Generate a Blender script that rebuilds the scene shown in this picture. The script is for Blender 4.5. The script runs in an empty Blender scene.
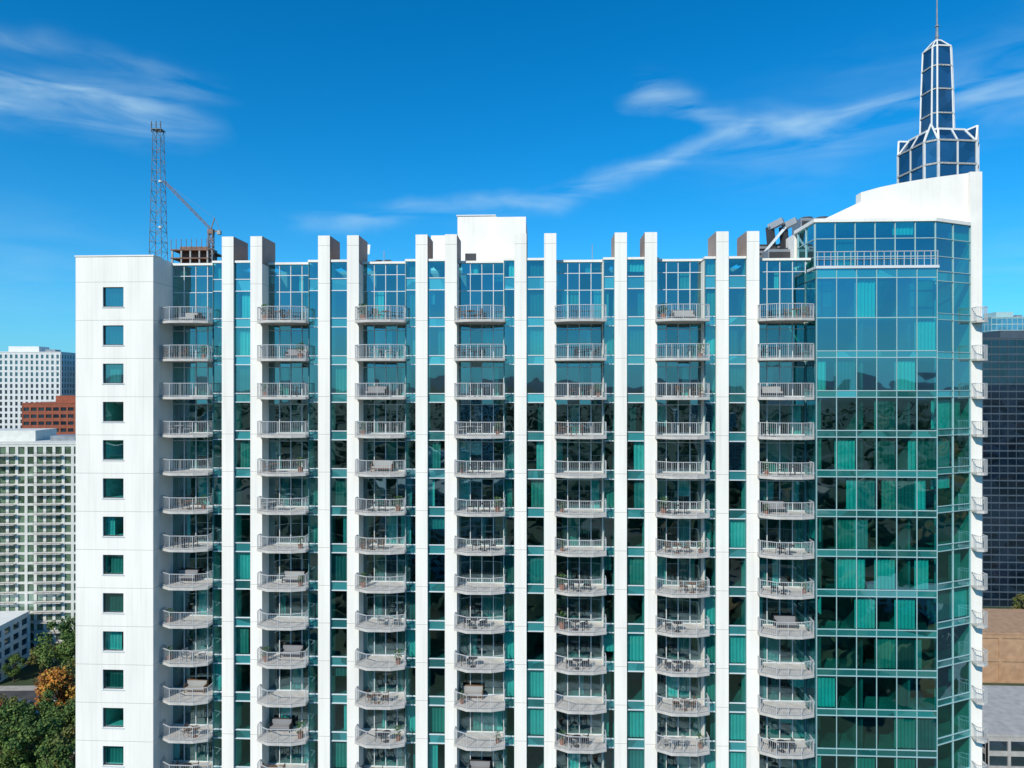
import bpy, math, random
from mathutils import Vector, Matrix
R = random.Random(7)
S = bpy.context.scene
rad = math.radians

# ------------------------------------------------------------------ materials
def newmat(name):
    m = bpy.data.materials.new(name); m.use_nodes = True
    nt = m.node_tree
    for n in list(nt.nodes): nt.nodes.remove(n)
    out = nt.nodes.new('ShaderNodeOutputMaterial')
    return m, nt, out

def pmat(name, col, rough=0.6, metal=0.0, var=0.12, scale=0.6, spec=0.3, bump=0.0, stretch=(1, 1, 1), joint=None, col2=None, streak=0):
    m, nt, out = newmat(name)
    b = nt.nodes.new('ShaderNodeBsdfPrincipled')
    b.inputs['Roughness'].default_value = rough
    b.inputs['Metallic'].default_value = metal
    b.inputs['Specular IOR Level'].default_value = spec
    tc = nt.nodes.new('ShaderNodeTexCoord')
    mp = nt.nodes.new('ShaderNodeMapping'); mp.inputs['Scale'].default_value = stretch
    nt.links.new(tc.outputs['Object'], mp.inputs[0])
    nz = nt.nodes.new('ShaderNodeTexNoise'); nz.inputs['Scale'].default_value = scale
    nz.inputs['Detail'].default_value = 6
    nt.links.new(mp.outputs[0], nz.inputs['Vector'])
    cr = nt.nodes.new('ShaderNodeValToRGB')
    c2 = col2 if col2 else tuple(min(1, c * (1 + var)) for c in col)
    c1 = tuple(c * (1 - var) for c in col)
    cr.color_ramp.elements[0].position = .35; cr.color_ramp.elements[1].position = .65
    cr.color_ramp.elements[0].color = (*c1, 1); cr.color_ramp.elements[1].color = (*c2, 1)
    nt.links.new(nz.outputs['Fac'], cr.inputs[0])
    last = cr.outputs[0]
    if streak:
        m2 = nt.nodes.new('ShaderNodeMapping'); m2.inputs['Scale'].default_value = (5, 5, .12)
        nt.links.new(tc.outputs['Object'], m2.inputs[0])
        n2 = nt.nodes.new('ShaderNodeTexNoise'); n2.inputs['Scale'].default_value = 1; n2.inputs['Detail'].default_value = 5
        nt.links.new(m2.outputs[0], n2.inputs['Vector'])
        r2 = nt.nodes.new('ShaderNodeMapRange'); r2.inputs[1].default_value = .5; r2.inputs[2].default_value = .75; r2.inputs[3].default_value = 0; r2.inputs[4].default_value = streak
        nt.links.new(n2.outputs['Fac'], r2.inputs[0])
        mx = nt.nodes.new('ShaderNodeMix'); mx.data_type = 'RGBA'; mx.blend_type = 'MULTIPLY'
        nt.links.new(r2.outputs[0], mx.inputs['Factor']); nt.links.new(last, mx.inputs[6]); mx.inputs[7].default_value = (.55, .54, .50, 1)
        last = mx.outputs[2]
    if joint:
        sp = nt.nodes.new('ShaderNodeSeparateXYZ'); nt.links.new(tc.outputs['Object'], sp.inputs[0])
        a = nt.nodes.new('ShaderNodeMath'); a.operation = 'ADD'; a.inputs[1].default_value = joint[1]
        nt.links.new(sp.outputs['Z'], a.inputs[0])
        md = nt.nodes.new('ShaderNodeMath'); md.operation = 'PINGPONG'; md.inputs[1].default_value = joint[0] / 2
        nt.links.new(a.outputs[0], md.inputs[0])
        lt = nt.nodes.new('ShaderNodeMath'); lt.operation = 'LESS_THAN'; lt.inputs[1].default_value = 0.018
        nt.links.new(md.outputs[0], lt.inputs[0])
        mx = nt.nodes.new('ShaderNodeMix'); mx.data_type = 'RGBA'; mx.blend_type = 'MULTIPLY'
        nt.links.new(lt.outputs[0], mx.inputs['Factor'])
        nt.links.new(last, mx.inputs[6]); mx.inputs[7].default_value = (.55, .55, .55, 1)
        last = mx.outputs[2]
    nt.links.new(last, b.inputs['Base Color'])
    if bump:
        bp = nt.nodes.new('ShaderNodeBump'); bp.inputs['Strength'].default_value = bump
        nt.links.new(nz.outputs['Fac'], bp.inputs['Height']); nt.links.new(bp.outputs[0], b.inputs['Normal'])
    nt.links.new(b.outputs[0], out.inputs[0])
    return m

def glassmat(name, tint, refl, gcol=(.8, .97, 1), wob=0.02):
    m, nt, out = newmat(name)
    tr = nt.nodes.new('ShaderNodeBsdfTransparent'); tr.inputs[0].default_value = (*tint, 1)
    gl = nt.nodes.new('ShaderNodeBsdfGlossy'); gl.inputs['Roughness'].default_value = 0.015
    gl.inputs['Color'].default_value = (*gcol, 1)
    tc = nt.nodes.new('ShaderNodeTexCoord')
    nz = nt.nodes.new('ShaderNodeTexNoise'); nz.inputs['Scale'].default_value = .55; nz.inputs['Detail'].default_value = 1
    nt.links.new(tc.outputs['Object'], nz.inputs['Vector'])
    bp = nt.nodes.new('ShaderNodeBump'); bp.inputs['Strength'].default_value = .6; bp.inputs['Distance'].default_value = wob
    nt.links.new(nz.outputs['Fac'], bp.inputs['Height']); nt.links.new(bp.outputs[0], gl.inputs['Normal'])
    fr = nt.nodes.new('ShaderNodeLayerWeight')
    pw = nt.nodes.new('ShaderNodeMath'); pw.operation = 'POWER'; pw.inputs[1].default_value = 4
    nt.links.new(fr.outputs['Facing'], pw.inputs[0])
    ad = nt.nodes.new('ShaderNodeMath'); ad.operation = 'ADD'; ad.inputs[1].default_value = refl; ad.use_clamp = True
    nt.links.new(pw.outputs[0], ad.inputs[0])
    mx = nt.nodes.new('ShaderNodeMixShader')
    nt.links.new(ad.outputs[0], mx.inputs[0]); nt.links.new(tr.outputs[0], mx.inputs[1]); nt.links.new(gl.outputs[0], mx.inputs[2])
    nt.links.new(mx.outputs[0], out.inputs[0])
    return m

def opaque_glass(name, base, refl=.3, gcol=(.8, .95, 1), cellw=0.35):
    m, nt, out = newmat(name)
    d = nt.nodes.new('ShaderNodeBsdfDiffuse')
    tc = nt.nodes.new('ShaderNodeTexCoord')
    wn = nt.nodes.new('ShaderNodeTexVoronoi'); wn.inputs['Scale'].default_value = cellw
    nt.links.new(tc.outputs['Object'], wn.inputs['Vector'])
    cr = nt.nodes.new('ShaderNodeMix'); cr.data_type = 'RGBA'
    cr.inputs[6].default_value = (*[c * .5 for c in base], 1); cr.inputs[7].default_value = (*[min(1, c * 1.5) for c in base], 1)
    sp = nt.nodes.new('ShaderNodeSeparateColor'); nt.links.new(wn.outputs['Color'], sp.inputs[0])
    nt.links.new(sp.outputs[0], cr.inputs['Factor']); nt.links.new(cr.outputs[2], d.inputs[0])
    gl = nt.nodes.new('ShaderNodeBsdfGlossy'); gl.inputs['Roughness'].default_value = 0.03; gl.inputs['Color'].default_value = (*gcol, 1)
    mx = nt.nodes.new('ShaderNodeMixShader'); mx.inputs[0].default_value = refl
    nt.links.new(d.outputs[0], mx.inputs[1]); nt.links.new(gl.outputs[0], mx.inputs[2]); nt.links.new(mx.outputs[0], out.inputs[0])
    return m

M = {}
M['white'] = pmat('white_stucco', (.83, .80, .74), .8, var=.05, scale=.5, stretch=(1.5, 1.5, .25), joint=(3.0, 1.0), streak=.2)
M['whitep'] = pmat('white_plaster', (.81, .78, .72), .8, var=.05, scale=.4, streak=.18)
M['brown'] = pmat('fin_side_brown', (.34, .27, .23), .8, var=.1)  # darker brown on the fin side faces than on their white fronts
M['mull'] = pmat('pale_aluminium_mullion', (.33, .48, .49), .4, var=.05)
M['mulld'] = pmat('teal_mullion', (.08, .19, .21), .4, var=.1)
M['frame'] = pmat('white_aluminium', (.60, .63, .64), .45, var=.06)
M['slab'] = pmat('balcony_concrete', (.50, .48, .45), .8, var=.15, scale=1.5)
M['rail'] = pmat('railing_aluminium', (.46, .47, .48), .45, var=.08)
M['glassA'] = glassmat('teal_tinted_glass', (.20, .70, .68), .22, gcol=(.6, .92, 1))
M['glassB'] = glassmat('teal_tinted_glass_dark', (.13, .50, .50), .27, gcol=(.6, .92, 1))
M['glasscA'] = glassmat('curtain_wall_glass', (.11, .69, .65), .30, gcol=(.5, .88, 1))
M['glasscB'] = glassmat('curtain_wall_glass_dark', (.08, .50, .49), .36, gcol=(.5, .88, 1))
M['spand'] = opaque_glass('spandrel_glass', (.035, .21, .22), .26, gcol=(.6, .92, 1))
M['spandc'] = opaque_glass('curtain_spandrel_glass', (.02, .18, .175), .32, gcol=(.55, .9, 1))
M['cur1'] = pmat('white_curtain', (.76, .76, .72), .9, var=.08)
M['cur2'] = pmat('beige_curtain', (.42, .40, .35), .9, var=.1)
M['cur3'] = pmat('grey_blind', (.20, .21, .21), .9, var=.1)
M['room'] = pmat('room_wall', (.24, .24, .23), .9, var=.4, scale=.35)
M['dark'] = pmat('dark_metal', (.05, .05, .055), .5, var=.2)
M['steel'] = pmat('galvanised_steel', (.26, .28, .30), .45, metal=.3, var=.15)
M['roof'] = pmat('roof_membrane', (.35, .35, .34), .9, var=.15)

# ------------------------------------------------------------------ mesh builder
class MB:
    def __init__(s): s.v = []; s.f = []; s.m = []; s.mats = []
    def mi(s, mat):
        if mat not in s.mats: s.mats.append(mat)
        return s.mats.index(mat)
    def quad(s, pts, mat):
        n = len(s.v); s.v += [tuple(p) for p in pts]; s.f.append(tuple(range(n, n + len(pts)))); s.m.append(s.mi(mat))
    def hexa(s, c, mat, side=None):
        n = len(s.v); s.v += [tuple(p) for p in c]
        fs = [(0, 3, 2, 1), (4, 5, 6, 7), (0, 1, 5, 4), (1, 2, 6, 5), (2, 3, 7, 6), (3, 0, 4, 7)]
        for k, f in enumerate(fs):
            s.f.append(tuple(n + i for i in f))
            s.m.append(s.mi(side if (side and k in (3, 5)) else mat))
    def box(s, x0, x1, y0, y1, z0, z1, mat, side=None):
        s.hexa([(x0, y0, z0), (x1, y0, z0), (x1, y1, z0), (x0, y1, z0), (x0, y0, z1), (x1, y0, z1), (x1, y1, z1), (x0, y1, z1)], mat, side)
    def obox(s, p0, p1, n0, n1, z0, z1, mat, z0b=None, z1b=None):
        dx, dy = p1[0] - p0[0], p1[1] - p0[1]; L = math.hypot(dx, dy) or 1
        nx, ny = dy / L, -dx / L
        z0b = z0 if z0b is None else z0b; z1b = z1 if z1b is None else z1b
        a = (p0[0] + nx * n1, p0[1] + ny * n1); b = (p1[0] + nx * n1, p1[1] + ny * n1)
        c = (p1[0] + nx * n0, p1[1] + ny * n0); d = (p0[0] + nx * n0, p0[1] + ny * n0)
        s.hexa([(*a, z0), (*b, z0b), (*c, z0b), (*d, z0), (*a, z1), (*b, z1b), (*c, z1b), (*d, z1)], mat)
    def bar(s, p, q, w, mat):
        p = Vector(p); q = Vector(q); d = (q - p).normalized()
        u = d.cross(Vector((0, 0, 1)))
        if u.length < .01: u = Vector((1, 0, 0))
        u.normalize(); v = d.cross(u); u = u * w / 2; v = v * w / 2
        s.hexa([p - u - v, p + u - v, p + u + v, p - u + v, q - u - v, q + u - v, q + u + v, q - u + v], mat)
    def prism(s, poly, z0, z1, mat):
        n = len(s.v); k = len(poly)
        s.v += [(x, y, z0) for x, y in poly] + [(x, y, z1) for x, y in poly]
        mi = s.mi(mat)
        s.f.append(tuple(n + i for i in range(k))[::-1]); s.m.append(mi)
        s.f.append(tuple(n + k + i for i in range(k))); s.m.append(mi)
        for i in range(k):
            j = (i + 1) % k
            s.f.append((n + i, n + j, n + k + j, n + k + i)); s.m.append(mi)
    def cyl(s, c, r0, r1, z0, z1, mat, k=10):
        n = len(s.v); mi = s.mi(mat)
        for z, r in ((z0, r0), (z1, r1)):
            for i in range(k):
                a = 2 * math.pi * i / k; s.v.append((c[0] + r * math.cos(a), c[1] + r * math.sin(a), z))
        s.f.append(tuple(range(n, n + k))[::-1]); s.m.append(mi)
        s.f.append(tuple(range(n + k, n + 2 * k))); s.m.append(mi)
        for i in range(k):
            j = (i + 1) % k; s.f.append((n + i, n + j, n + k + j, n + k + i)); s.m.append(mi)
    def mesh(s, name):
        me = bpy.data.meshes.new(name); me.from_pydata(s.v, [], s.f)
        for m in s.mats: me.materials.append(m)
        me.polygons.foreach_set('material_index', s.m); me.update(); return me
    def obj(s, name, parent=None, loc=(0, 0, 0), rot=0):
        return mkobj(name, s.mesh(name), parent, loc, rot)

def mkobj(name, me, parent=None, loc=(0, 0, 0), rot=0, sc=1):
    o = bpy.data.objects.new(name, me); S.collection.objects.link(o)
    o.location = loc; o.rotation_euler = (0, 0, rot)
    o.scale = (sc, sc, sc) if not isinstance(sc, tuple) else sc
    if parent: o.parent = parent
    return o
def empty(name, loc=(0, 0, 0), rot=0):
    return mkobj(name, None, None, loc, rot)

# ------------------------------------------------------------------ main tower
T = empty('residential_tower')
NF = 31
P = 7.815
X0 = [-25.78 + P * i for i in range(-1, 6)]
glass, spand, mull, frame, cur, room = MB(), MB(), MB(), MB(), MB(), MB()

def pane(mb, p0, p1, z0, z1, mat, j=.006):
    if mat == 'g': mat = M['glassA'] if R.random() < .55 else M['glassB']
    if mat == 'c': mat = M['glasscA'] if R.random() < .6 else M['glasscB']
    dx, dy = p1[0] - p0[0], p1[1] - p0[1]; L = math.hypot(dx, dy)
    nx, ny = dy / L, -dx / L
    tx, tz = R.uniform(-j, j), R.uniform(-j, j)
    def q(p, z, a, b): o = a * tx + b * tz; return (p[0] + nx * o, p[1] + ny * o, z)
    mb.quad([q(p0, z0, -1, -1), q(p1, z0, 1, -1), q(p1, z1, 1, 1), q(p0, z1, -1, 1)], mat)

def curtain(p0, p1, z0, z1, back=.3, pr=.55):
    if R.random() > pr: return
    dx, dy = p1[0] - p0[0], p1[1] - p0[1]; L = math.hypot(dx, dy)
    ux, uy = dx / L, dy / L; nx, ny = uy, -ux
    mat = R.choices([M['cur1'], M['cur2'], M['cur3']], [.5, .32, .18])[0]
    a, b = 0, L
    r = R.random()
    if r < .2: b = L * R.uniform(.3, .8)
    elif r < .4: a = L * R.uniform(.2, .7)
    zt = z1; zb = z0
    if R.random() < .12: zb = z0 + (z1 - z0) * R.uniform(.2, .6)
    n = max(3, int((b - a) / .13)); pts = []
    for i in range(n + 1):
        t = a + (b - a) * i / n; o = -back + (.04 if i % 2 else -.04) + R.uniform(-.015, .015)
        pts.append((p0[0] + ux * t + nx * o, p0[1] + uy * t + ny * o))
    for i in range(n):
        cur.quad([(*pts[i], zb), (*pts[i + 1], zb), (*pts[i + 1], zt), (*pts[i], zt)], mat)

def cw(p0, p1, rows, ncol, gm, sm, mm, mw=.06, md=.08, pr=.55, ends=True, hm=None, hw=None):
    dx, dy = p1[0] - p0[0], p1[1] - p0[1]; L = math.hypot(dx, dy); ux, uy = dx / L, dy / L
    P_ = lambda t: (p0[0] + ux * t, p0[1] + uy * t)
    hm = hm or mm; hw = hw or mw
    for (za, zb, ty) in rows:
        for c in range(ncol):
            a, b = P_(L * c / ncol), P_(L * (c + 1) / ncol)
            if ty == 'v':
                pane(glass, a, b, za, zb, gm); curtain(a, b, za, zb, pr=pr)
            else: pane(spand, a, b, za, zb, sm)
    z0, z1 = rows[0][0], rows[-1][1]
    for c in range(ncol + 1):
        if not ends and c in (0, ncol): continue
        t = L * c / ncol
        mull.obox(P_(t - mw / 2), P_(t + mw / 2), -.04, md, z0, z1, mm)
    for (za, zb, ty) in rows:
        mull.obox(P_(0), P_(L), -.037, md - .012, za - hw * .5, za + hw * .5, hm)

ZT = 95.0
levels = [ZT - 3 * k for k in range(NF + 1)]
for k, z in enumerate(levels):
    top = 99.72 if k == 0 else z + 3
    H = top - z
    for i, x0 in enumerate(X0):
        first = (i == 0)
        xr0, xr1 = x0 + (3.28 if not first else 3.07), x0 + 7.0
        if i == 6: xr1 = 20.53
        rows = [(z + .02, z + 2.35, 'v'), (z + 2.35, z + 2.76, 'v')] if k else [(z + .02, z + 2.5, 'v'), (z + 2.5, z + 3.85, 'v'), (z + 3.85, top, 'v')]
        cw((xr0, 54.8), (xr1, 54.8), rows, 4, 'g', M['spand'], M['frame'], mw=.055, md=.06, pr=.45 if k else .2)
        if k: mull.box(xr0, xr1, 54.70, 54.95, z + 2.76, z + 2.995, M['slab'])
        nrows = [(z + .25, z + H - .45, 'v'), (z + H - .45, z + H + .25, 's')]
        if k == 0: nrows = [(z + .25, z + 2.45, 'v'), (z + 2.45, z + 3.4, 's'), (z + 3.4, top, 'v')]
        if not first:
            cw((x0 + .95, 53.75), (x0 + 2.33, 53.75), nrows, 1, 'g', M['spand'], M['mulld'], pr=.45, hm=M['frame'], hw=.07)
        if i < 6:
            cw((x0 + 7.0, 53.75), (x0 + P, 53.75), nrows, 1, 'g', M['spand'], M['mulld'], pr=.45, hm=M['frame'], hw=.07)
    f0, f1 = 20.55, 29.4
    if k == 0: rows = [(z, z + 3.0, 'v'), (z + 3.0, 98.7, 's')]
    else: rows = [(z, z + .5, 's'), (z + .5, z + 3.0, 'v')]
    cw((f0, 52.6), (f1, 52.6), rows, 6, 'c', M['spandc'], M['mull'], mw=.045, md=.05, pr=.25 if k < 4 else .55, hw=.065)
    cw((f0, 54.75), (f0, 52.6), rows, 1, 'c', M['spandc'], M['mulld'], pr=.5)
    rows = [(z, z + .5, 's'), (z + .5, z + 3.0, 'v')]
    cw((30.2, 54.3), (33.85, 56.0), rows, 2, 'c', M['spandc'], M['mull'], pr=.35, mw=.045)
    room.box(-30.5, 20.4, 54.98, 58.5, z - .23, z, M['room'])
    room.box(20.7, 29.3, 52.8, 58.5, z - .235, z - .01, M['room'])
    room.prism([(29.5, 54.3), (30.15, 54.5), (33.8, 56.2), (33.8, 58.5), (29.5, 58.5)], z - .24, z - .015, M['room'])
rows = [(98.0, 98.75, 's'), (98.75, 99.9, 'v'), (99.9, 101.3, 'v'), (101.3, 102.55, 'v')]
cw((21.1, 54.3), (30.2, 54.3), rows, 6, 'c', M['spandc'], M['mull'], pr=.05)
cw((30.2, 54.3), (33.85, 56.0), rows, 2, 'c', M['spandc'], M['mull'], pr=.1)
cw((21.1, 57.8), (21.1, 54.3), rows, 2, 'c', M['spandc'], M['mull'], pr=0)
mull.box(20.95, 30.2, 54.1, 58.4, 102.58, 102.85, M['whitep'])
mull.prism([(30.2, 54.1), (33.86, 55.85), (33.86, 58.4), (30.2, 58.4)], 102.575, 102.845, M['whitep'])
for i, x0 in enumerate(X0):
    for xx in ((x0 + 7.02,) if i == 0 else (x0 + .3, x0 + 2.6, x0 + 7.02) if i < 6 else (x0 + .3, x0 + 2.6)):
        room.box(xx, xx + .15, 54.97, 58.5, 2, 99.5, M['room'])
for xx in (24.0, 27.5): room.box(xx, xx + .15, 53.0, 58.5, 2, 98.5, M['room'])
room.box(21.2, 33.7, 58.3, 58.44, 2, 102.5, M['room']); room.box(-30.5, 20.4, 58.35, 58.49, 2, 99.5, M['room'])
for i in range(1, 7):
    x0 = X0[i]
    for k in range(1, NF):
        room.box(x0 + 1.0, x0 + 2.3, 53.95, 54.97, levels[k] - .2, levels[k], M['room'])

glass.obj('window_glass', T); spand.obj('spandrel_panels', T); mull.obj('mullions', T)
cur.obj('curtains', T); room.obj('floors_and_partitions', T)

w = MB()
for i in range(1, 7):
    x0 = X0[i]
    for a, b in ((x0, x0 + .95), (x0 + 2.33, x0 + 3.28)):
        w.box(a, b, 53.5, 54.96, 0, 99.6, M['white'])
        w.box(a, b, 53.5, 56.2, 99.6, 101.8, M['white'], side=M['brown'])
for i in range(0, 6):
    w.box(X0[i] + 6.93, X0[i] + 6.998, 53.80, 54.78, 0, 99.6, M['whitep'])
w.obj('pilasters_and_fins', T)

w = MB()
w.box(-36.8, -34.6, 52, 75, 0, 100, M['white']); w.box(-32.93, -30.54, 52, 75, 0, 100, M['white'])
prev = 100
for k, z in enumerate(levels):
    w.box(-34.6, -32.93, 52.0, 53.2, z + 2.6, prev, M['white']); prev = z + 1.05
w.box(-34.6, -32.93, 52.0, 53.2, 0, prev, M['white'])
w.box(-34.6, -32.93, 54.5, 75, 0, 99.98, M['room'])
w.box(-34.6, -32.93, 52.003, 54.5, 99.7, 99.98, M['white'])
w.box(-36.86, -30.48, 51.95, 53, 99.995, 100.1, M['whitep'])
w.obj('end_wall', T)
g2, fr2 = MB(), MB()
glass, spand, mull, cur = g2, g2, fr2, MB()
for k, z in enumerate(levels):
    pane(g2, (-34.6, 52.18), (-32.93, 52.18), z + 1.05, z + 2.6, 'g'); curtain((-34.6, 52.18), (-32.93, 52.18), z + 1.05, z + 2.6, pr=.45)
    for a in (-34.6, -33.0): fr2.box(a, a + .07, 52.12, 52.24, z + 1.05, z + 2.6, M['dark'])
    fr2.box(-34.53, -33.0, 52.12, 52.24, z + 1.05, z + 1.11, M['dark'])
    fr2.box(-34.53, -33.0, 52.12, 52.24, z + 2.54, z + 2.6, M['dark'])
    fr2.box(-34.66, -32.87, 51.95, 51.998, z + .98, z + 1.05, M['frame'])
g2.obj('end_wall_windows', T); fr2.obj('end_wall_window_frames', T); cur.obj('end_wall_curtains', T)

w = MB()
w.box(-30.5, 33.86, 58.5, 75, 0, 99.5, M['whitep'])
w.box(21.0, 33.85, 58.45, 74, 99.5, 102.6, M['whitep'])
w.obj('rear_block', T)
w = MB()
for i in range(1, 7):
    x0 = X0[i]
    w.box(x0 + .951, x0 + 2.329, 53.62, 58.6, 99.72, 99.9, M['whitep'])
for i in range(0, 6): w.box(X0[i] + 6.95, X0[i] + P - .001, 53.62, 58.6, 99.72, 99.9, M['whitep'])
for i in range(0, 7):
    w.box(X0[i] + 3.281 if i else -30.53, X0[i] + 6.949 if i < 6 else 20.9, 54.62, 58.6, 99.723, 99.903, M['whitep'])
w.box(-30.5, 20.9, 58.62, 75, 99.55, 99.8, M['roof'])
w.obj('roof_edge', T)
w = MB()
w.box(20.45, 29.5, 52.45, 54.24, 98.7, 98.9, M['frame'])
for j in range(19):
    x = 20.6 + j * .49; w.box(x, x + .04, 52.55, 52.59, 98.9, 99.95, M['rail'])
w.box(20.5, 29.48, 52.53, 52.61, 99.95, 100.0, M['rail']); w.box(20.5, 29.48, 52.54, 52.60, 99.4, 99.43, M['rail'])
w.obj('terrace_railing', T)
w = MB()
w.box(33.87, 34.8, 56.0, 75, 0, 106.9, M['whitep'])
prof = [(21.6, 102.86), (23.4, 103.7), (25.5, 104.7), (25.52, 105.45), (27.0, 105.85), (28.5, 106.15), (30.0, 106.4), (31.6, 106.62), (33.86, 106.88)]
for a, b in zip(prof[:-1], prof[1:]):
    w.hexa([(a[0], 56.3, 102.86), (b[0], 56.3, 102.86), (b[0], 57.2, 102.86), (a[0], 57.2, 102.86), (a[0], 56.3, a[1] + .001), (b[0], 56.3, b[1]), (b[0], 57.2, b[1]), (a[0], 57.2, a[1] + .001)], M['whitep'])
w.obj('sail_wall', T)
w = MB()
for k, z in enumerate(levels):
    w.prism([(33.95, 55.99), (33.95, 55.3), (34.4, 55.1), (34.78, 55.3), (34.78, 55.99)], z - .16, z, M['slab'])
    for a, b in (((33.97, 55.95), (33.97, 55.3)), ((33.97, 55.3), (34.4, 55.12)), ((34.4, 55.12), (34.76, 55.3)), ((34.76, 55.3), (34.76, 55.95))):
        w.bar((*a, z + 1.05), (*b, z + 1.05), .05, M['rail'])
        for t in (0, .25, .5, .75):
            w.bar((a[0] + (b[0] - a[0]) * t, a[1] + (b[1] - a[1]) * t, z), (a[0] + (b[0] - a[0]) * t, a[1] + (b[1] - a[1]) * t, z + 1.05), .02, M['rail'])
w.obj('end_balconies', T)

# balconies: slab with one splayed corner and thin picket railing
path = [(-2.0, -.02), (-2.0, -.62), (-.95, -1.22), (.95, -1.22), (2.0, -.85), (2.0, -.02)]
b = MB()
b.prism(path, -.2, 0, M['slab'])
b.box(-1.85, 1.85, -.019, 1.24, -.203, -.003, M['slab'])
ins = [(x * .975, y * .97 if y < -.1 else y) for x, y in path]
for a, c in zip(ins[:-1], ins[1:]):
    L = math.hypot(c[0] - a[0], c[1] - a[1])
    b.obox(a, c, -.03, .03, 1.04, 1.085, M['rail']); b.obox(a, c, -.012, .012, .09, .12, M['rail'])
    n = max(1, round(L / .14))
    for i in range(n):
        t = i / n; x, y = a[0] + (c[0] - a[0]) * t, a[1] + (c[1] - a[1]) * t
        ww = .024 if i == 0 or (n > 10 and i == n // 2) else .0075
        b.box(x - ww, x + ww, y - ww, y + ww, .002, 1.04, M['rail'])
bal = b.mesh('balcony')
bx = []
for i, x0 in enumerate(X0):
    for k, z in enumerate(levels[:-1]):
        cx = x0 + 5.12
        mkobj('balcony', bal, T, (cx, 53.49, z)); bx.append((cx, z, k))

# rooftop
w = MB()
w.box(-7.9, -4.35, 62, 68, 99.8, 105.3, M['whitep']); w.box(-4.34, -1.65, 61.6, 68, 99.8, 105.1, M['whitep'])
w.box(-7.2, -6.2, 61.97, 62.02, 99.8, 101.9, M['dark'])
w.box(-10.5, -7.95, 63, 67, 99.8, 103.8, M['whitep'])
w.box(-8.0, -4.4, 61.93, 68.05, 105.31, 105.42, M['frame'])
w.obj('lift_penthouse', T)
def roof_unit(x, y, z, s=1, duct=False):
    w = MB()
    w.box(-1.2, 1.2, -.8, .8, .15, 1.5, M['steel']); w.box(-1.1, 1.1, -.83, -.8, .4, 1.3, M['dark'])
    for a in (-1, 1): w.box(a - .1, a + .1, -.7, .7, 0, .15, M['dark'])
    w.cyl((-.5, 0), .4, .4, 1.5, 1.7, M['dark'], 12); w.cyl((.55, 0), .4, .4, 1.5, 1.7, M['dark'], 12)
    if duct:
        for a in (-.5, .5):
            w.bar((a, .4, 1.5), (a - .2, .3, 3.4), .45, M['dark']); w.bar((a - .25, .3, 3.35), (a + .6, -.3, 3.75), .45, M['steel'])
    o = w.obj('rooftop_air_handler', None, (x, y, z)); o.scale = (s, s, s)
roof_unit(20.5, 60.3, 99.8, 1.15, True); roof_unit(-14.5, 61, 99.8, .8); roof_unit(9.5, 62, 99.8, .9); roof_unit(24, 62, 102.6, 1.3)
w = MB(); w.box(18.4, 21.0, 61.6, 65, 99.8, 102.4, M['dark'])
for j in range(6): w.box(18.3, 18.39, 61.6, 65, 100 + j * .4, 100.2 + j * .4, M['steel']); w.box(18.4, 21.0, 61.5, 61.59, 100 + j * .4, 100.2 + j * .4, M['steel'])
w.bar((19.2, 60.5, 101.5), (20.9, 60.3, 103.6), .22, M['frame'])
w.obj('cooling_tower')
w = MB()
for x, h in ((-29.8, 2.2), (-18.5, 3), (-14.2, 2), (4.2, 2.4), (15, 2.2)):
    w.bar((x, 60, 99.7), (x, 60, 99.8 + h), .06, M['steel'])
w.obj('roof_vent_pipes')
w = MB(); w.bar((0, 0, 0), (0, 0, 1.8), .08, M['steel'])
w.hexa([(-.5, -.2, 1.5), (.5, -.2, 1.5), (.4, .1, 1.6), (-.4, .1, 1.6), (-.5, .1, 2.4), (.5, .1, 2.4), (.4, .25, 2.2), (-.4, .25, 2.2)], M['frame'])
w.obj('satellite_dish', None, (-15.7, 59, 99.8))

# balcony furniture
def chair_mesh(mat):
    w = MB()
    for x in (-.24, .22):
        for y in (-.24, .22): w.box(x, x + .04, y, y + .04, 0, .42 if y < 0 else .9, mat)
    w.box(-.26, .28, -.26, .27, .42, .46, mat)
    for z in (.55, .68, .81): w.box(-.2, .22, .225, .25, z, z + .08, mat)
    for x in (-.27, .25): w.box(x, x + .05, -.24, .24, .64, .67, mat)
    return w.mesh('patio_chair')
def table_mesh(mat):
    w = MB(); w.cyl((0, 0), .38, .38, .68, .72, mat, 14); w.cyl((0, 0), .04, .04, .03, .68, mat, 8); w.cyl((0, 0), .25, .22, 0, .03, mat, 10)
    return w.mesh('patio_table')
mw = pmat('patio_grey', (.35, .35, .34)); mb_ = pmat('patio_brown', (.16, .09, .05)); mk = pmat('patio_dark', (.03, .03, .035)); mt = pmat('terracotta', (.30, .14, .09)); ml = pmat('leaf_green', (.05, .11, .03), var=.4); mcu = pmat('cushion_grey', (.25, .25, .26))
def lounge_mesh(mat, cu):
    w = MB(); w.box(-.85, .85, -.3, .35, .2, .3, mat); w.box(-.8, .8, -.28, .3, .3, .42, cu); w.box(-.85, .85, .3, .42, .2, .85, mat)
    w.box(-.8, .8, .2, .3, .42, .8, cu)
    for x in (-.85, .79): w.box(x, x + .06, -.3, .3, .3, .6, mat); w.box(x, x + .06, -.3, -.24, 0, .2, mat); w.box(x, x + .06, .3, .36, 0, .2, mat)
    return w.mesh('patio_sofa')
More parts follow.
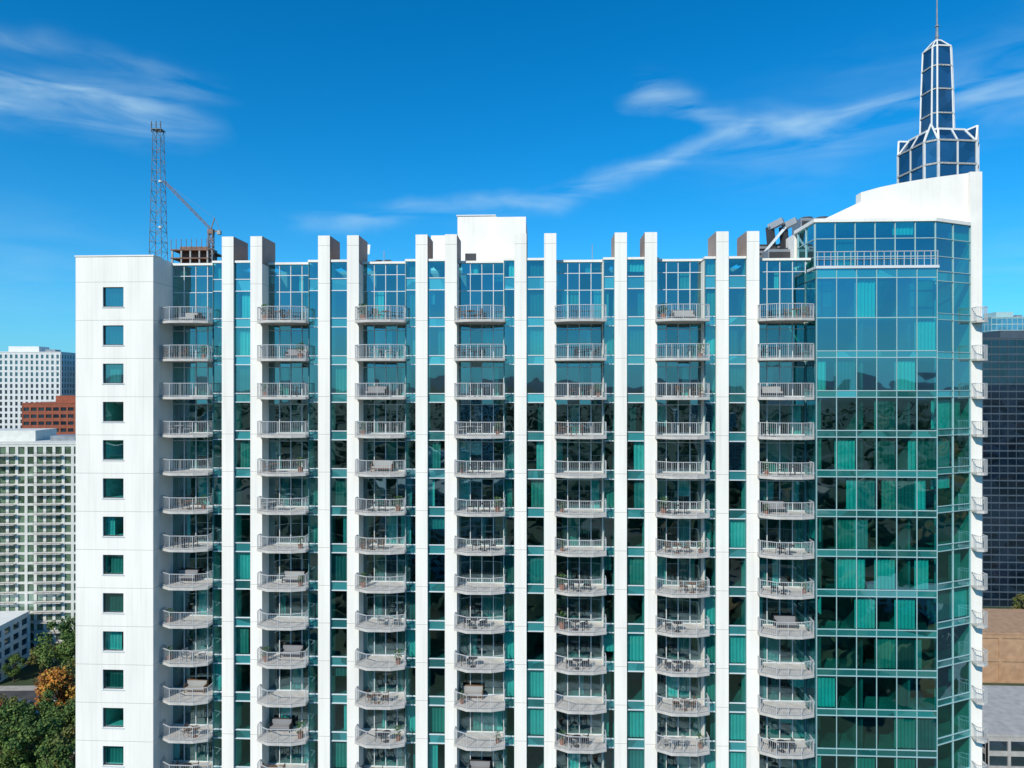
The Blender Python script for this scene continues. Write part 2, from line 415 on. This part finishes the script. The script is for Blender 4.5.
def plant_mesh():
    w = MB(); w.cyl((0, 0), .14, .2, 0, .35, mt, 10)
    for i in range(70):
        a = R.uniform(0, 6.28); r = R.uniform(.05, .3); z = R.uniform(.4, 1.0)
        c = Vector((math.cos(a) * r, math.sin(a) * r, z)); u = Vector((R.gauss(0, 1), R.gauss(0, 1), R.gauss(0, 1))).normalized() * .09; v = Vector((R.gauss(0, 1), R.gauss(0, 1), R.gauss(0, 1))).normalized() * .05
        w.quad([c - u, c + v, c + u, c - v], ml)
    w.box(-.015, .015, -.015, .015, .3, .6, mb_)
    return w.mesh('potted_plant')
chairs = [chair_mesh(m) for m in (mw, mb_, mk)]; tables = [table_mesh(m) for m in (mw, mb_, mk)]; sofas = [lounge_mesh(mb_, mw), lounge_mesh(mk, mcu), lounge_mesh(mk, mw)]; pl = plant_mesh()
for cx, z, k in bx:
    if k > 13: continue
    r = R.random()
    if r < .15: continue
    s = R.choice((0, 1, 1, 2, 2))
    if r < .7:
        a = R.uniform(-.9, .8)
        mkobj('patio_table', tables[s], None, (cx + a, 52.95, z + .001))
        mkobj('patio_chair', chairs[s], None, (cx + a - .62, 53.1, z + .001), rad(R.uniform(60, 110)))
        if R.random() < .8: mkobj('patio_chair', chairs[s], None, (cx + a + .62, 53.1, z + .001), rad(R.uniform(-110, -60)))
    elif r < .85:
        mkobj('patio_sofa', sofas[s], None, (cx + R.uniform(-.7, .7), 54.2, z + .001))
    if R.random() < .4:
        mkobj('potted_plant', pl, None, (cx + R.choice((-1.4, 1.4)), 53.15, z + .001), R.uniform(0, 6), R.uniform(.8, 1.3))

# ------------------------------------------------------------------ other buildings
def building(name, x, y, wd, dp, h, floors, bays, wall, gl, rot=0, pier=.45, sp=.9, proud=.3, balc=(), bh=None, roofbox=True, mech=None, dbays=None):
    e = empty(name, (x, y, 0), rot)
    g = MB(); g.box(-wd / 2, wd / 2, -dp / 2, dp / 2, 0, h, gl); g.obj('glazing', e)
    a = MB(); hw, hd = wd / 2, dp / 2; dbays = dbays or max(2, int(bays * dp / wd))
    fh = h / floors
    for i in range(bays + 1):
        c = -hw + wd * i / bays; a.box(c - pier / 2, c + pier / 2, -hd - proud, -hd - .003, 0, h, wall); a.box(c - pier / 2, c + pier / 2, hd + .003, hd + proud, 0, h, wall)
    for i in range(dbays + 1):
        c = -hd + dp * i / dbays
        a.box(-hw - proud, -hw - .003, c - pier / 2, c + pier / 2, 0, h, wall); a.box(hw + .003, hw + proud, c - pier / 2, c + pier / 2, 0, h, wall)
    for j in range(floors + 1):
        z = fh * j; p = proud - .03
        s0, s1 = z - sp / 2, z + sp / 2
        a.box(-hw - p, hw + p, -hd - p, -hd - .004, s0, s1, wall); a.box(-hw - p, hw + p, hd + .004, hd + p, s0, s1, wall)
        a.box(-hw - p, -hw - .004, -hd, hd, s0, s1, wall); a.box(hw + .004, hw + p, -hd, hd, s0, s1, wall)
    a.box(-hw - proud - .1, hw + proud + .1, -hd - proud - .1, hd + proud + .1, h + sp / 2 + .01, h + sp / 2 + .5, wall)
    a.obj('walls', e)
    if roofbox:
        r_ = MB(); r_.box(-hw * .45, hw * .3, -hd * .4, hd * .5, h + sp / 2 + .5, h + sp / 2 + 4, mech or wall); r_.box(hw * .45, hw * .7, -hd * .4, hd * .1, h + sp / 2 + .5, h + sp / 2 + 2.2, M['steel']); r_.obj('roof_plant_room', e)
    if balc:
        bb = MB()
        for bi in balc:
            c = -hw + wd * (bi + .5) / bays; bw = wd / bays * .46
            for j in range(1, floors):
                z = fh * j
                bb.box(c - bw, c + bw, -hd - 1.7, -hd - proud - .002, z - .12, z + .1, M['slab'])
                bb.box(c - bw, c + bw, -hd - 1.7, -hd - 1.66, z + 1.0, z + 1.07, M['dark'])
                for q in range(9):
                    xx = c - bw + 2 * bw * q / 8 - .02; bb.box(xx, xx + .05, -hd - 1.69, -hd - 1.65, z + .1, z + 1.0, M['dark'])
        bb.obj('balconies', e)
    return e
wt = pmat('painted_white_wall', (.68, .69, .67), var=.05)
bt = pmat('beige_precast', (.62, .62, .57), var=.06)
rb = pmat('red_brick', (.30, .085, .045), var=.15)
tanm = pmat('tan_brick', (.40, .25, .15), var=.12)
cc = pmat('grey_concrete', (.38, .37, .35), var=.12)
gg = opaque_glass('green_window_glass', (.10, .16, .10), .18, cellw=.25)
gd = opaque_glass('dark_window_glass', (.02, .035, .05), .20, cellw=.25)
gdd = opaque_glass('blue_black_glass', (.006, .014, .028), .10, cellw=.25)
gb = opaque_glass('blue_window_glass', (.03, .12, .20), .35, cellw=.25)
dk = pmat('dark_blue_cladding', (.16, .20, .24), var=.1)
dk2 = pmat('dark_bronze_cladding', (.06, .085, .11), var=.1)
MM = dict(wt=wt, bt=bt, rb=rb, tan=tanm, cc=cc)
def cam2w(r, d): return (.9989 * r - .0471 * d, .0471 * r + .9989 * d)
yaw = rad(2.7)
x, y = cam2w(-170, 234); building('apartment_block', x, y, 64, 26, 70, 22, 22, bt, gg, rot=rad(6), pier=.9, sp=.75, balc=(5, 6, 7, 12, 13, 16, 17, 18))
x, y = cam2w(-177, 210); building('apartment_annex', x, y, 44, 16, 16, 5, 12, wt, gd, rot=rad(6), pier=1.2, sp=1.2, roofbox=False)
x, y = cam2w(-292, 415); building('white_tower', x, y, 46, 24, 108, 31, 16, wt, gd, rot=rad(8), pier=1.5, sp=1.2)
x, y = cam2w(-252, 420); building('grey_glass_tower', x, y, 10, 20, 104, 29, 4, dk, gd, rot=rad(8), pier=.5, sp=.7, roofbox=False)
x, y = cam2w(-229, 362); building('brick_office', x, y, 42, 26, 79, 22, 12, rb, gd, rot=rad(10), pier=.8, sp=1.8, mech=rb)
x, y = cam2w(214, 290); building('dark_glass_tower', x, y, 46, 30, 108, 36, 14, dk2, gdd, rot=rad(0), pier=.15, sp=.55, proud=.15)
x, y = cam2w(290, 405); building('teal_glass_tower', x, y, 26, 24, 128, 36, 9, M['mull'], gb, rot=rad(0), pier=.25, sp=.5, proud=.15)
x, y = cam2w(165, 216); building('tan_warehouse', x, y, 52, 22, 14, 2, 6, tanm, tanm, rot=rad(0), pier=1.0, sp=1.2, roofbox=False)
x, y = cam2w(134, 172); building('parking_deck', x, y, 44, 26, 7, 2, 9, cc, gd, rot=rad(0), pier=.6, sp=1.1, roofbox=False)
building('communications_building', -50.8, 94, 13, 18, 103, 30, 4, cc, gd, pier=.6, sp=1.0, roofbox=False)
x, y = cam2w(-139, 302)
e = empty('building_under_construction', (x, y, 0), yaw)
w = MB(); bc = pmat('rust_formwork', (.20, .11, .08), var=.3); w.box(-6, 6, -4, 6, 0, 150, bc)
for j in range(42):
    z = j * 3.6; w.box(-8.2, 8.2, -8, 8, z, z + .5, bc)
    if j < 41:
        for a in (-7.8, -3.9, 0, 3.9, 7.4): w.box(a, a + .6, -7.8, -7.2, z + .5, z + 3.6, cc); w.box(a, a + .6, 7.2, 7.8, z + .5, z + 3.6, cc)
for a in range(8): w.box(-8 + a * 2.2, -7.8 + a * 2.2, -8, -7.8, 148.1, 152.5, bc)
w.obj('frame', e)
def lattice(w, p, q, wd, seg, mat, t=.12, wd2=None):
    p = Vector(p); q = Vector(q); d = (q - p).normalized(); u = d.cross(Vector((0, 1, 0)))
    if u.length < .1: u = Vector((1, 0, 0))
    u.normalize(); v = d.cross(u); wd2 = wd2 or wd
    def c(i, k):
        s = (wd + (wd2 - wd) * i / seg) / 2; b = p + (q - p) * (i / seg)
        return b + u * s * (1 if k in (0, 1) else -1) + v * s * (1 if k in (0, 3) else -1)
    for k in range(4):
        w.bar(c(0, k), c(seg, k), t * 1.5, mat)
        for i in range(seg):
            if i % 2: w.bar(c(i, k), c(i + 1, (k + 1) % 4), t, mat)
            else: w.bar(c(i, (k + 1) % 4), c(i + 1, k), t, mat)
            w.bar(c(i, k), c(i, (k + 1) % 4), t, mat)
cm = pmat('crane_steel', (.22, .15, .12), var=.2)
x, y = cam2w(-130.5, 296)
e = empty('tower_crane', (x, y, 0), yaw); w = MB()
lattice(w, (0, 0, 0), (0, 0, 155), 1.8, 60, cm, .2)
w.box(-1.2, 1.2, -1.0, 1.0, 155, 157, cm); lattice(w, (0, 0, 157), (-20.5, 0, 178), .9, 22, cm, .09)
w.bar((0, 0, 157), (1.5, 0, 162), .35, cm); w.bar((1.5, 0, 162), (-20.5, 0, 178), .08, cm); w.bar((0, 0, 156), (4, 0, 156.5), .5, cm); w.bar((1.5, 0, 162), (4, 0, 156.5), .12, cm); w.box(2.8, 4.3, -.7, .7, 154.8, 156.4, cc)
w.obj('crane_structure', e)
e = empty('lattice_radio_mast', (-50.8, 87.7, 103.4), yaw); w = MB()
ms = pmat('mast_steel', (.16, .20, .23), var=.15)
lattice(w, (0, 0, 0), (0, 0, 20.0), 1.75, 15, ms, .045, .95)
w.box(-.65, .65, -.65, .65, 20.0, 20.08, ms)
for a in (-.6, 0, .6): w.bar((a, -.6, 19.6), (a, -.6, 21.0), .09, M['dark'])
w.bar((-.7, -.7, 20.6), (.7, -.7, 20.6), .05, ms)
for z in (7, 13): w.cyl((.6, -.6), .25, .25, z, z + .25, M['frame'], 10)
w.obj('mast_structure', e)

# spire tower
e = empty('spire_tower', (*cam2w(99.6, 160), 0), yaw + rad(5))
sg = opaque_glass('spire_blue_glass', (.012, .05, .12), .16, cellw=.3)
w = MB(); w.box(-5, 5, -5, 5, 0, 134, gb)
for j in range(36): w.box(-5.1, 5.1, -5.1, 5.1, j * 3.6 + 2.6, j * 3.6 + 3.2, wt)
w.obj('tower_body', e)
def octa(r, z, ch=.45):
    c = r * (1 - ch); return [(-r, -c, z), (-c, -r, z), (c, -r, z), (r, -c, z), (r, c, z), (c, r, z), (-c, r, z), (-r, c, z)]
w = MB(); g = MB()
def tier(a, b, t):
    for i in range(8):
        j = (i + 1) % 8
        g.quad([a[i], a[j], b[j], b[i]], sg)
        w.bar(a[i], b[i], t, wt); w.bar(b[i], b[j], t, wt); w.bar(a[i], a[j], t, wt)
def tier2(r0, z0, r1, z1, t, mid=True, ch=.45, ch1=None):
    a, b = octa(r0, z0, ch), octa(r1, z1, ch1 or ch); tier(a, b, t)
    if mid:
        for i in (1, 5, 3, 7):
            j = (i + 1) % 8
            m0 = [(a[i][q] + a[j][q]) / 2 for q in range(3)]; m1 = [(b[i][q] + b[j][q]) / 2 for q in range(3)]; w.bar(m0, m1, t * .8, wt)
tier2(6.5, 133.8, 6.5, 139.6, .42, ch=.3); tier2(6.5, 139.6, 6.5, 144.8, .42, ch=.3)
tier2(6.5, 144.8, 4.6, 148.0, .42, ch=.3)
for sx in (-1, 1):
    for sy in (-1, 1):
        a = (sx * 6.5, sy * 4.55, 144.8); b2 = (sx * 4.55, sy * 6.5, 144.8); t = (sx * 5.6, sy * 5.6, 148.6); c_ = (sx * 3.1, sy * 3.1, 147.7)
        g.quad([a, b2, t], sg); g.quad([b2, c_, t], sg); g.quad([c_, a, t], sg)
        for p_ in (a, b2, c_): w.bar(p_, t, .38, wt)
g.quad(octa(4.6, 147.95, .3), sg)
r = 2.8; z = 146.5
for dz, r1 in ((6.0, 2.7), (5.6, 2.6), (5.5, 2.45), (4.6, 2.3)):
    tier2(r, z, r1, z + dz, .34, mid=False, ch=.28); z += dz; r = r1
tier2(r, z, .7, z + 2.0, .28, mid=False, ch=.28)
w.cyl((0, 0), .4, .22, z + 1.9, z + 6, M['steel'], 8); w.cyl((0, 0), .2, .08, z + 6, z + 17, M['steel'], 8)
for q in (3, 5.5): w.cyl((0, 0), .45, .45, z + q, z + q + .25, M['steel'], 8)
w.obj('spire_frame', e); g.obj('spire_glazing', e)

kinds = [('wt', gd), ('bt', gg), ('rb', gd), ('cc', gd), ('tan', gd), ('cc', gb)]
n = 0
while n < 60:
    a = R.uniform(-math.pi, math.pi); d = R.uniform(180, 1500)
    bx_, by_ = d * math.sin(a), d * math.cos(a)
    if by_ > -60 and not (by_ > 700): continue
    h = R.choice((10, 14, 18, 24, 32, 45, 70)) * R.uniform(.8, 1.2)
    wd = R.uniform(22, 50); kd = R.choice(kinds)
    building('distant_building', bx_, by_, wd, R.uniform(18, 35), h, max(2, int(h / 3.6)), int(wd / 4), MM[kd[0]], kd[1], rot=R.uniform(-.4, .4), pier=1.0, sp=1.3, roofbox=h > 20)
    n += 1

# ------------------------------------------------------------------ ground
def ground_mat():
    m, nt, out = newmat('ground_cover')
    b = nt.nodes.new('ShaderNodeBsdfPrincipled'); b.inputs['Roughness'].default_value = .95
    tc = nt.nodes.new('ShaderNodeTexCoord')
    n1 = nt.nodes.new('ShaderNodeTexNoise'); n1.inputs['Scale'].default_value = .012; n1.inputs['Detail'].default_value = 8
    n2 = nt.nodes.new('ShaderNodeTexNoise'); n2.inputs['Scale'].default_value = .25; n2.inputs['Detail'].default_value = 5
    nt.links.new(tc.outputs['Object'], n1.inputs[0]); nt.links.new(tc.outputs['Object'], n2.inputs[0])
    cr = nt.nodes.new('ShaderNodeValToRGB'); e = cr.color_ramp.elements
    e[0].position = .38; e[0].color = (.035, .065, .02, 1); e[1].position = .66; e[1].color = (.20, .18, .15, 1)
    k = e.new(.50); k.color = (.07, .09, .035, 1); k = e.new(.56); k.color = (.15, .13, .09, 1)
    nt.links.new(n1.outputs['Fac'], cr.inputs[0])
    mx = nt.nodes.new('ShaderNodeMix'); mx.data_type = 'RGBA'; mx.blend_type = 'MULTIPLY'; mx.inputs['Factor'].default_value = .5
    nt.links.new(cr.outputs[0], mx.inputs[6]); nt.links.new(n2.outputs['Color'], mx.inputs[7]); nt.links.new(mx.outputs[2], b.inputs['Base Color'])
    nt.links.new(b.outputs[0], out.inputs[0]); return m
w = MB(); poly = [(12000 * math.cos(i * math.pi / 16), 12000 * math.sin(i * math.pi / 16), 0) for i in range(32)]
w.quad(poly, ground_mat()); w.obj('ground')
asph = pmat('asphalt', (.06, .06, .062), .9, var=.2, scale=.3); pave = pmat('pavement_concrete', (.34, .32, .29), .9, var=.12); yl = pmat('road_paint', (.75, .72, .6))
def road(p0, p1, wd, name='street'):
    e = empty(name); dx, dy = p1[0] - p0[0], p1[1] - p0[1]; L = math.hypot(dx, dy); ux, uy = dx / L, dy / L
    a = MB(); a.obox(p0, p1, -wd / 2, wd / 2, -.05, .01, asph); a.obj('carriageway', e)
    a = MB(); a.obox(p0, p1, wd / 2 + .002, wd / 2 + 3, -.05, .14, pave); a.obox(p0, p1, -wd / 2 - 3, -wd / 2 - .002, -.05, .14, pave); a.obj('kerbs_and_pavement', e)
    a = MB(); t = 0
    while t < L - 3:
        q0 = (p0[0] + ux * t, p0[1] + uy * t); q1 = (q0[0] + ux * 3, q0[1] + uy * 3); a.obox(q0, q1, -.08, .08, .011, .016, yl); t += 8
    a.obj('lane_markings', e)
road((-240, 182), (-122, 190), 11); road((-114.5, 198), (-100, 90), 9)
road((-300, 15), (300, 15), 14)
a = MB(); a.box(60, 260, 95, 155, -.05, .012, asph); a.obj('parking_lot')

def car_mesh(col):
    w = MB(); cm_ = pmat('car_paint', col, .25, var=.02, spec=.6)
    w.hexa([(-2.2, -.85, .3), (2.2, -.85, .3), (2.2, .85, .3), (-2.2, .85, .3), (-2.15, -.82, .9), (2.1, -.82, .82), (2.1, .82, .82), (-2.15, .82, .9)], cm_)
    w.hexa([(-1.7, -.78, .9), (1.1, -.78, .86), (1.1, .78, .86), (-1.7, .78, .9), (-1.2, -.62, 1.4), (.4, -.62, 1.4), (.4, .62, 1.4), (-1.2, .62, 1.4)], gd)
    w.box(-1.15, .35, -.6, .6, 1.401, 1.44, cm_)
    for x in (-1.4, 1.35):
        for s in (-1, 1):
            n0 = len(w.v); k = 12
            for yy in (s * .72, s * .88):
                for i in range(k): a = 6.283 * i / k; w.v.append((x + .33 * math.cos(a), yy, .33 + .33 * math.sin(a)))
            mi = w.mi(M['dark']); w.f += [tuple(range(n0, n0 + k)), tuple(range(n0 + k, n0 + 2 * k))]; w.m += [mi, mi]
            for i in range(k): j = (i + 1) % k; w.f.append((n0 + i, n0 + j, n0 + k + j, n0 + k + i)); w.m.append(mi)
    return w.mesh('parked_car')
cars = [car_mesh(c) for c in ((.6, .6, .6), (.03, .03, .04), (.3, .03, .03), (.08, .12, .2))]
for i in range(14):
    t = i / 14; mkobj('parked_car', cars[i % 4], None, (-225 + 100 * t, 179.5 + 6.8 * t, .012), math.atan2(8, 118))
for i in range(26):
    mkobj('parked_car', cars[R.randrange(4)], None, (96 + (i % 13) * 3.2, 120 + (i // 13) * 14, .014), math.pi / 2)

# ------------------------------------------------------------------ trees
bark = pmat('bark', (.09, .06, .04), .9, var=.3)
def tree_mesh(seed, cols, h=13, rc=5.5):
    r = random.Random(seed); w = MB()
    lm = []
    for q, c in enumerate(cols): lm.append(pmat('foliage', c, .8, var=.35, scale=1.2))
    w.cyl((0, 0), .38, .22, 0, h * .45, bark, 8)
    clumps = []
    for i in range(34):
        a = r.uniform(0, 6.283); t = r.random() ** .6; z = h * (.34 + .62 * r.random())
        prof = math.sin(min(1, max(0.08, (z / h - .3) / .72)) * math.pi) ** .6
        rr = rc * t * prof * r.uniform(.75, 1.1)
        c = Vector((rr * math.cos(a), rr * math.sin(a), z)); clumps.append((c, r.uniform(1.0, 1.9)))
        if i % 2 == 0: w.bar((0, 0, h * r.uniform(.25, .42)), c, .14, bark)
    for c, s in clumps:
        k = r.randrange(len(lm))
        for i in range(130):
            d = Vector((r.gauss(0, 1), r.gauss(0, 1), r.gauss(0, .8))).normalized() * s * r.random() ** .4
            p = c + d
            nn = (d.normalized() * .8 + Vector((r.gauss(0, .5), r.gauss(0, .5), r.gauss(.4, .5)))).normalized()
            u = nn.cross(Vector((r.gauss(0, 1), r.gauss(0, 1), r.gauss(0, 1)))).normalized(); v = nn.cross(u)
            q = r.uniform(.18, .36)
            w.quad([p - u * q, p + v * q * .7, p + u * q, p - v * q * .7], lm[k] if r.random() < .8 else lm[r.randrange(len(lm))])
    return w.mesh('tree')
green = [(.08, .14, .03), (.12, .18, .04), (.05, .10, .024)]
olive = [(.13, .15, .04), (.09, .12, .03), (.17, .14, .04)]
orange = [(.42, .16, .025), (.32, .11, .02), (.38, .22, .035)]
tm = [tree_mesh(1, green), tree_mesh(2, green, 15, 6.5), tree_mesh(3, olive), tree_mesh(4, orange, 12, 5)]
left = [(-.655, 206, 1, 1.3), (-.69, 210, 2, .7), (-.625, 206, 0, 1.2), (-.66, 178, 3, 1.3), (-.635, 186, 2, 1.1), (-.69, 164, 1, 1.05), (-.735, 160, 0, 1.15), (-.70, 150, 0, 1.2), (-.655, 160, 0, 1.1),
        (-.745, 170, 2, .9), (-.715, 172, 3, .6), (-.625, 170, 2, 1.1), (-.64, 149, 2, 1.1), (-.74, 148, 1, 1.1), (-.67, 142, 1, 1.0), (-.615, 180, 3, 1), (-.77, 160, 1, 1.0), (-.78, 175, 0, .9), (-.61, 160, 0, 1.1), (-.73, 206, 0, .6)]
pts_ = [(*cam2w(t * d, d), k, s) for t, d, k, s in left]
for tx, ty, k, s in pts_ + [(186, 262, 2, 1), (196, 266, 3, 1), (205, 262, 0, 1), (178, 262, 2, .9), (215, 265, 2, 1), (192, 255, 0, .8)]:
    mkobj('orange_maple_tree' if k == 3 else 'broadleaf_tree', tm[k], None, (tx, ty, 0), R.uniform(0, 6), s)
w = MB(); fm = [pmat('woodland', c, .9, var=.3, scale=.2) for c in ((.05, .08, .025), (.08, .09, .03), (.035, .06, .02), (.16, .09, .03))]
ico = [(0, 0, 1), (.89, 0, .45), (.28, .85, .45), (-.72, .53, .45), (-.72, -.53, .45), (.28, -.85, .45), (.72, .53, -.3), (-.28, .85, -.3), (-.89, 0, -.3), (-.28, -.85, -.3), (.72, -.53, -.3)]
icf = [(0, 1, 2), (0, 2, 3), (0, 3, 4), (0, 4, 5), (0, 5, 1), (1, 6, 2), (2, 6, 7), (2, 7, 3), (3, 7, 8), (3, 8, 4), (4, 8, 9), (4, 9, 5), (5, 9, 10), (5, 10, 1), (1, 10, 6)]
cnt = 0
while cnt < 12000:
    a = R.uniform(-math.pi, math.pi); d = 120 + 3000 * R.random() ** 1.2; tx, ty = d * math.sin(a), d * math.cos(a)
    if ty > -50 and d < 420: continue
    s = R.uniform(3.5, 8); zc = s * .8; n0 = len(w.v); mi = w.mi(R.choices(fm, [4, 2, 4, 1])[0])
    for v in ico: w.v.append((tx + v[0] * s * R.uniform(.8, 1.2), ty + v[1] * s * R.uniform(.8, 1.2), zc + v[2] * s * R.uniform(.8, 1.15)))
    for f in icf: w.f.append(tuple(n0 + q for q in f)); w.m.append(mi)
    cnt += 1
w.obj('distant_woodland')
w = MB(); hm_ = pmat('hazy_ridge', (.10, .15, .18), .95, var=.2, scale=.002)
N = 192
hh = lambda a: 100 + 12 * math.sin(a * 7) + 8 * math.sin(a * 17) + 4 * math.sin(a * 41)
for i in range(N):
    a0, a1 = 2 * math.pi * i / N, 2 * math.pi * (i + 1) / N
    w.quad([(7000 * math.sin(a0), 7000 * math.cos(a0), 0), (7000 * math.sin(a1), 7000 * math.cos(a1), 0), (8200 * math.sin(a1), 8200 * math.cos(a1), hh(a1)), (8200 * math.sin(a0), 8200 * math.cos(a0), hh(a0))], hm_)
w.obj('distant_hills')

# ------------------------------------------------------------------ sky
SUN_AZ, SUN_EL = rad(208), rad(38)
W = bpy.data.worlds.new('World'); S.world = W; W.use_nodes = True; nt = W.node_tree
for n_ in list(nt.nodes): nt.nodes.remove(n_)
def N_(t, **k):
    n_ = nt.nodes.new(t)
    for a, v in k.items(): setattr(n_, a, v)
    return n_
def mth(op, a, b=None, clamp=False):
    n_ = N_('ShaderNodeMath', operation=op, use_clamp=clamp)
    for i, v in enumerate((a, b)):
        if v is None: continue
        if isinstance(v, (int, float)): n_.inputs[i].default_value = v
        else: nt.links.new(v, n_.inputs[i])
    return n_.outputs[0]
out = N_('ShaderNodeOutputWorld'); bg = N_('ShaderNodeBackground'); bg.inputs['Strength'].default_value = .1
sky = N_('ShaderNodeTexSky', sky_type='NISHITA'); sky.sun_disc = False; sky.sun_elevation = SUN_EL; sky.sun_rotation = SUN_AZ
sky.altitude = 300; sky.air_density = 1.0; sky.dust_density = .3; sky.ozone_density = 2.5
tint = N_('ShaderNodeMix', data_type='RGBA', blend_type='MULTIPLY'); tint.inputs['Factor'].default_value = 1
nt.links.new(sky.outputs[0], tint.inputs[6]); tint.inputs[7].default_value = (.36, 1.08, 1.52, 1)
hs = N_('ShaderNodeHueSaturation'); hs.inputs['Saturation'].default_value = 1.09; hs.inputs['Value'].default_value = 1.03
nt.links.new(tint.outputs[2], hs.inputs['Color'])
tc = N_('ShaderNodeTexCoord'); sp = N_('ShaderNodeSeparateXYZ'); nt.links.new(tc.outputs['Generated'], sp.inputs[0])
az = mth('ARCTAN2', sp.outputs[0], mth('ABSOLUTE', sp.outputs[1])); el = mth('ARCSINE', sp.outputs[2])
hz = mth('MULTIPLY', mth('POWER', 2.718, mth('DIVIDE', mth('MAXIMUM', el, 0.0), -.11)), .72)
haze = N_('ShaderNodeMix', data_type='RGBA'); nt.links.new(hz, haze.inputs['Factor']); nt.links.new(hs.outputs[0], haze.inputs[6]); haze.inputs[7].default_value = (2.4, 5.9, 8.4, 1)
def nz(sx, sy, sc, det=6, dist=0.0, off=0.0):
    c = N_('ShaderNodeCombineXYZ'); nt.links.new(mth('MULTIPLY', az, sx), c.inputs[0]); nt.links.new(mth('MULTIPLY', el, sy), c.inputs[1]); c.inputs[2].default_value = off
    n_ = N_('ShaderNodeTexNoise'); n_.inputs['Scale'].default_value = sc; n_.inputs['Detail'].default_value = det; n_.inputs['Distortion'].default_value = dist
    nt.links.new(c.outputs[0], n_.inputs['Vector']); return n_.outputs['Fac']
warp = mth('MULTIPLY', mth('SUBTRACT', nz(1, 1, 6, 4), .5), .07)
fib = nz(3, 16, 2.2, 8, .6, 3.1)
fibr = mth('MULTIPLY', mth('SUBTRACT', fib, .33, ), 3.0, True)
def fcurve(pts, lo=-.8, hi=.8):
    n_ = N_('ShaderNodeFloatCurve'); c = n_.mapping.curves[0]
    P2 = [((a - lo) / (hi - lo), v) for a, v in pts]
    c.points[0].location = P2[0]; c.points[1].location = P2[-1]
    for p in P2[1:-1]: c.points.new(*p)
    n_.mapping.update()
    nt.links.new(mth('DIVIDE', mth('SUBTRACT', az, lo), hi - lo), n_.inputs['Value']); return n_.outputs[0]
def wisp(cpts, ipts, width):
    dlt = mth('DIVIDE', mth('SUBTRACT', mth('ADD', el, warp), fcurve(cpts)), width)
    g_ = mth('POWER', 2.718, mth('MULTIPLY', mth('MULTIPLY', dlt, dlt), -1))
    return mth('MULTIPLY', g_, fcurve(ipts))
w1 = wisp([(-.8, .325), (-.58, .335), (-.44, .34), (.8, .35)], [(-.8, .75), (-.62, .95), (-.5, .6), (-.38, .0), (.8, 0)], .03)
w1b = wisp([(-.8, .385), (-.62, .39), (-.44, .375), (.8, .35)], [(-.8, .1), (-.62, .35), (-.5, .3), (-.40, .0), (.8, 0)], .010)
w2 = wisp([(-.8, .24), (-.36, .225), (-.21, .235), (-.065, .255), (.08, .281), (.195, .31), (.27, .335), (.41, .338), (.57, .345), (.8, .35)],
          [(-.8, 0), (-.42, 0), (-.25, .6), (-.1, .55), (.05, .55), (.15, .65), (.27, .55), (.45, .4), (.6, .4), (.8, .3)], .014)
w3 = wisp([(-.8, .4), (.10, .375), (.14, .392), (.2, .385), (.25, .355), (.4, .33), (.8, .34)], [(-.8, 0), (.08, 0), (.15, .6), (.22, .65), (.28, .4), (.38, 0.1), (.8, .1)], .018)
w4 = wisp([(-.8, .3), (.3, .325), (.6, .345), (.8, .36)], [(-.8, 0), (.12, 0), (.3, .3), (.5, .4), (.7, .35), (.8, .3)], .045)
w5 = wisp([(-.8, .14), (.8, .14)], [(-.8, .3), (-.66, .2), (-.5, .05), (-.3, 0), (.4, 0), (.55, .15), (.8, .2)], .05)
tot = mth('ADD', mth('ADD', mth('ADD', w1, w1b), w2), mth('ADD', mth('ADD', w3, w4), w5))
dens = mth('MULTIPLY', mth('MULTIPLY', tot, fibr), .7, True)
mix = N_('ShaderNodeMix', data_type='RGBA'); nt.links.new(dens, mix.inputs['Factor']); nt.links.new(haze.outputs[2], mix.inputs[6]); mix.inputs[7].default_value = (5.4, 7.9, 9.4, 1)
nt.links.new(mix.outputs[2], bg.inputs[0]); nt.links.new(bg.outputs[0], out.inputs[0])

L = bpy.data.lights.new('sun', 'SUN'); L.energy = 4.6; L.angle = rad(.5); L.color = (1, .93, .80)
lo = bpy.data.objects.new('sun', L); S.collection.objects.link(lo)
sd = Vector((math.sin(SUN_AZ) * math.cos(SUN_EL), math.cos(SUN_AZ) * math.cos(SUN_EL), math.sin(SUN_EL)))
lo.rotation_euler = (-sd).to_track_quat('-Z', 'Y').to_euler()

cam = bpy.data.cameras.new('camera'); cam.lens = 24; cam.sensor_width = 36; cam.clip_end = 30000; cam.clip_start = .5
co = bpy.data.objects.new('camera', cam); S.collection.objects.link(co); co.location = (0, 0, 90); co.rotation_euler = (rad(90), 0, rad(2.7)); S.camera = co
S.view_settings.view_transform = 'Standard'; S.view_settings.look = 'None'; S.view_settings.exposure = 0
